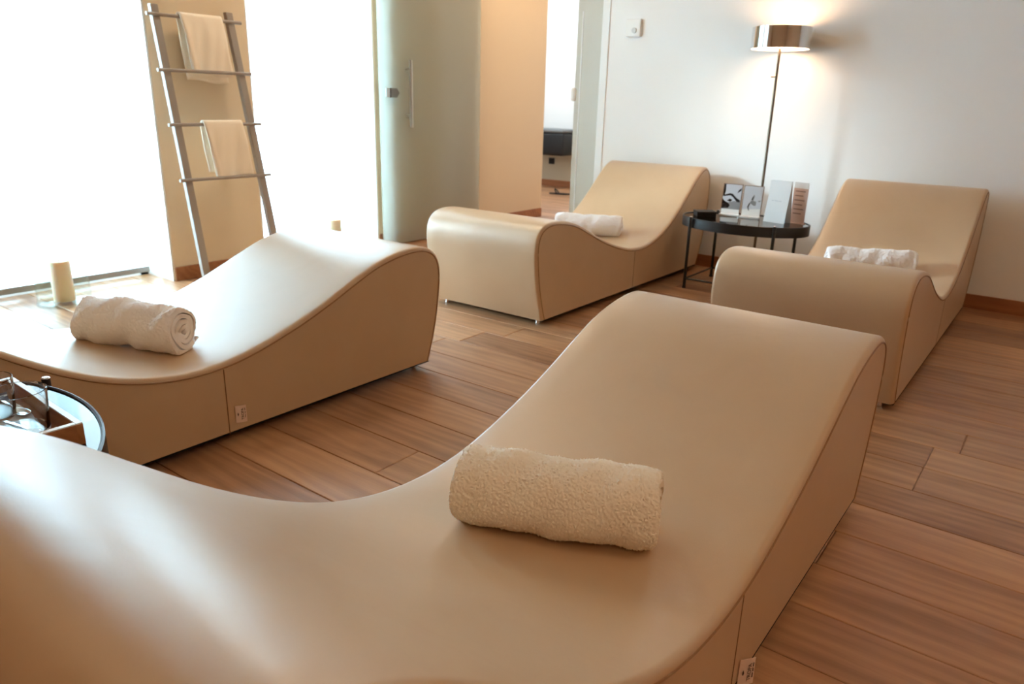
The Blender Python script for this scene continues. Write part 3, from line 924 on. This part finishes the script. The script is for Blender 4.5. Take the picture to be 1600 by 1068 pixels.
def hung_towel(zr, y0, y1, front, back, skew, mat, label, seed):
    g = random.Random(seed)
    xr = lad(zr, 0.020); rad = 0.0135
    path = []
    n = 26
    for i in range(n): path.append((-rad-0.002, zr-back+back*i/n, -1))
    for i in range(13):
        a = math.pi-math.pi*i/12; path.append((rad*math.cos(a), zr+rad*math.sin(a), 0))
    for i in range(1, n+1): path.append((rad+0.002, zr-front*i/n, 1))
    m = 18; v = []
    for j in range(m+1):
        s = j/m
        for (dx, z, side) in path:
            dn = max(0.0, zr-z)
            yy = y0+(y1-y0)*s+skew*dn*(1 if side >= 0 else 0.85)
            wv = 0.0035*math.sin(s*9+seed+dn*10)*min(1, dn/0.08)+0.002*math.sin(s*21+dn*23)*min(1, dn/0.08)
            # the front panel falls away from the rung, drifting outwards on the leaning ladder
            out = (0.012*min(1, dn/0.1) if side > 0 else -0.004*min(1, dn/0.1))
            bulge = 0.010*math.exp(-((s-0.05)/0.05)**2)*min(1, dn/0.2) if side > 0 else 0
            v.append((dx+out+wv+bulge, yy-(y0+y1)/2, z+(0.010*math.sin(s*5+seed) if z < zr-min(front, back)*0.97 else 0)))
    L_ = len(path); f = []
    for j in range(m):
        for i in range(L_-1):
            f.append((j*L_+i, j*L_+i+1, (j+1)*L_+i+1, (j+1)*L_+i))
    o = mesh_obj('hanging_towel', v, f, mat, None, True, (xr, (y0+y1)/2, 0))
    md = o.modifiers.new('thick', 'SOLIDIFY'); md.thickness = 0.011; md.offset = 1
    tag(o, label, 'towel', 'towels hung on the ladder')
    # woven band near the hem
    return o
hung_towel(RZ[0], 2.395, 2.650, 0.30, 0.335, 0.12, TOWELPEACH, 'peach towel folded over the top rung of the ladder', 1)
hung_towel(RZ[2], 2.415, 2.660, 0.30, 0.26, 0.13, TOWELPEACH, 'peach towel folded over the third rung of the ladder', 4)

# ------------------------------------------------------------------ glass cylinders with candles
def hurricane(x, y, label, clabel):
    R, H = 0.128, 0.66
    o = lathe('glass_cylinder', [(0, 0), (R, 0), (R+.004, .006), (R, .012), (R, H-.002), (R-.002, H), (R-.004, H-.002), (R-.004, .014), (0, .014)], PANE, None, 64, ang=18)
    o.location = (x, y, 0.0); tag(o, label, 'vase', 'glass cylinders on the floor')
    c = empty('pillar_candle', (x, y, 0.0145))
    lathe('wax', [(0, 0), (.050, 0), (.051, .004), (.051, .205), (.048, .213), (.040, .210), (.02, .203), (0, .202)], CANDLE, c, 40)
    tube('wick', [(0, 0, .200), (.001, 0, .212), (.003, .001, .219)], 0.0012, WICK, c, 6)
    tag(c, clabel, 'candle', 'pillar candles')
hurricane(-4.175, 1.600, 'tall clear glass cylinder on the floor before the wide window', 'cream pillar candle in the glass cylinder left of the ladder')
hurricane(-4.285, 3.520, 'tall clear glass cylinder on the floor in the far bright window', 'cream pillar candle in the glass cylinder right of the ladder')

# ------------------------------------------------------------------ small things on walls and next door
th = empty('thermostat', (-2.700, YB, 1.586))
box('housing', -0.056, 0.056, -0.026, 0, -0.056, 0.056, WHITEPLASTIC, th, bev=0.004)
bm = bmesh.new(); add_tube(bm, [(0.012, -0.026, -0.018), (0.012, -0.034, -0.018)], 0.018, 28)
bm_obj('dial', bm, DIALSHADE, th)
tag(th, 'white square thermostat with a round dial on the back wall', 'thermostat')

bg_ = empty('box_bench', (-5.62, YFAR-0.21, 0))
bm = bmesh.new(); add_box(bm, -0.32, 0.32, -0.195, 0.195, 0.43, 0.71, 0.03, 3); bm_obj('body', bm, BLACKVINYL, bg_, True)
bm = bmesh.new(); add_box(bm, -0.315, 0.315, -0.19, 0.19, 0.712, 0.755, 0.018, 3); bm_obj('seat_pad', bm, GREYVINYL, bg_, True)
tag(bg_, 'black box bench with grey top against the far wall beyond the doorway', 'bench')
so = empty('wall_socket', (-5.72, YFAR-0.012, 0.33))
box('cover', -0.045, 0.045, -0.012, 0, -0.04, 0.04, BLACKVINYL, so, bev=0.004)
box('insert', -0.028, 0.028, -0.015, -0.012, -0.026, 0.026, BLACKRUBBER, so)
tag(so, 'black wall socket under the black bench beyond the doorway', 'socket')
sl = empty('slipper', (-5.10, 7.72, 0), math.radians(18))
prism('sole', [(0.135*math.cos(t)*(1 if math.cos(t) > 0 else 1.0), (0.046+0.008*math.cos(t))*math.sin(t)) for t in np.linspace(0, 2*math.pi, 28)[:-1]], 0, 0.016, BLACKRUBBER, sl, bev=0.003)
tube('strap', [(-.02, -.046, .010), (-.05, -.034, .052), (-.06, 0, .068), (-.05, .034, .052), (-.02, .046, .010)], 0.008, BLACKRUBBER, sl, 8)
tag(sl, 'black slipper lying on the floor beyond the doorway', 'slipper')

# unseen cool fill, added to brighten the adjoining room
al = bpy.data.lights.new('next_room_fill', 'AREA'); al.energy = 55; al.size = 1.6; al.color = (0.78, 0.92, 1.0)
ao = bpy.data.objects.new('next_room_fill', al); COL.objects.link(ao); ao.location = (-5.3, 7.2, 2.95)
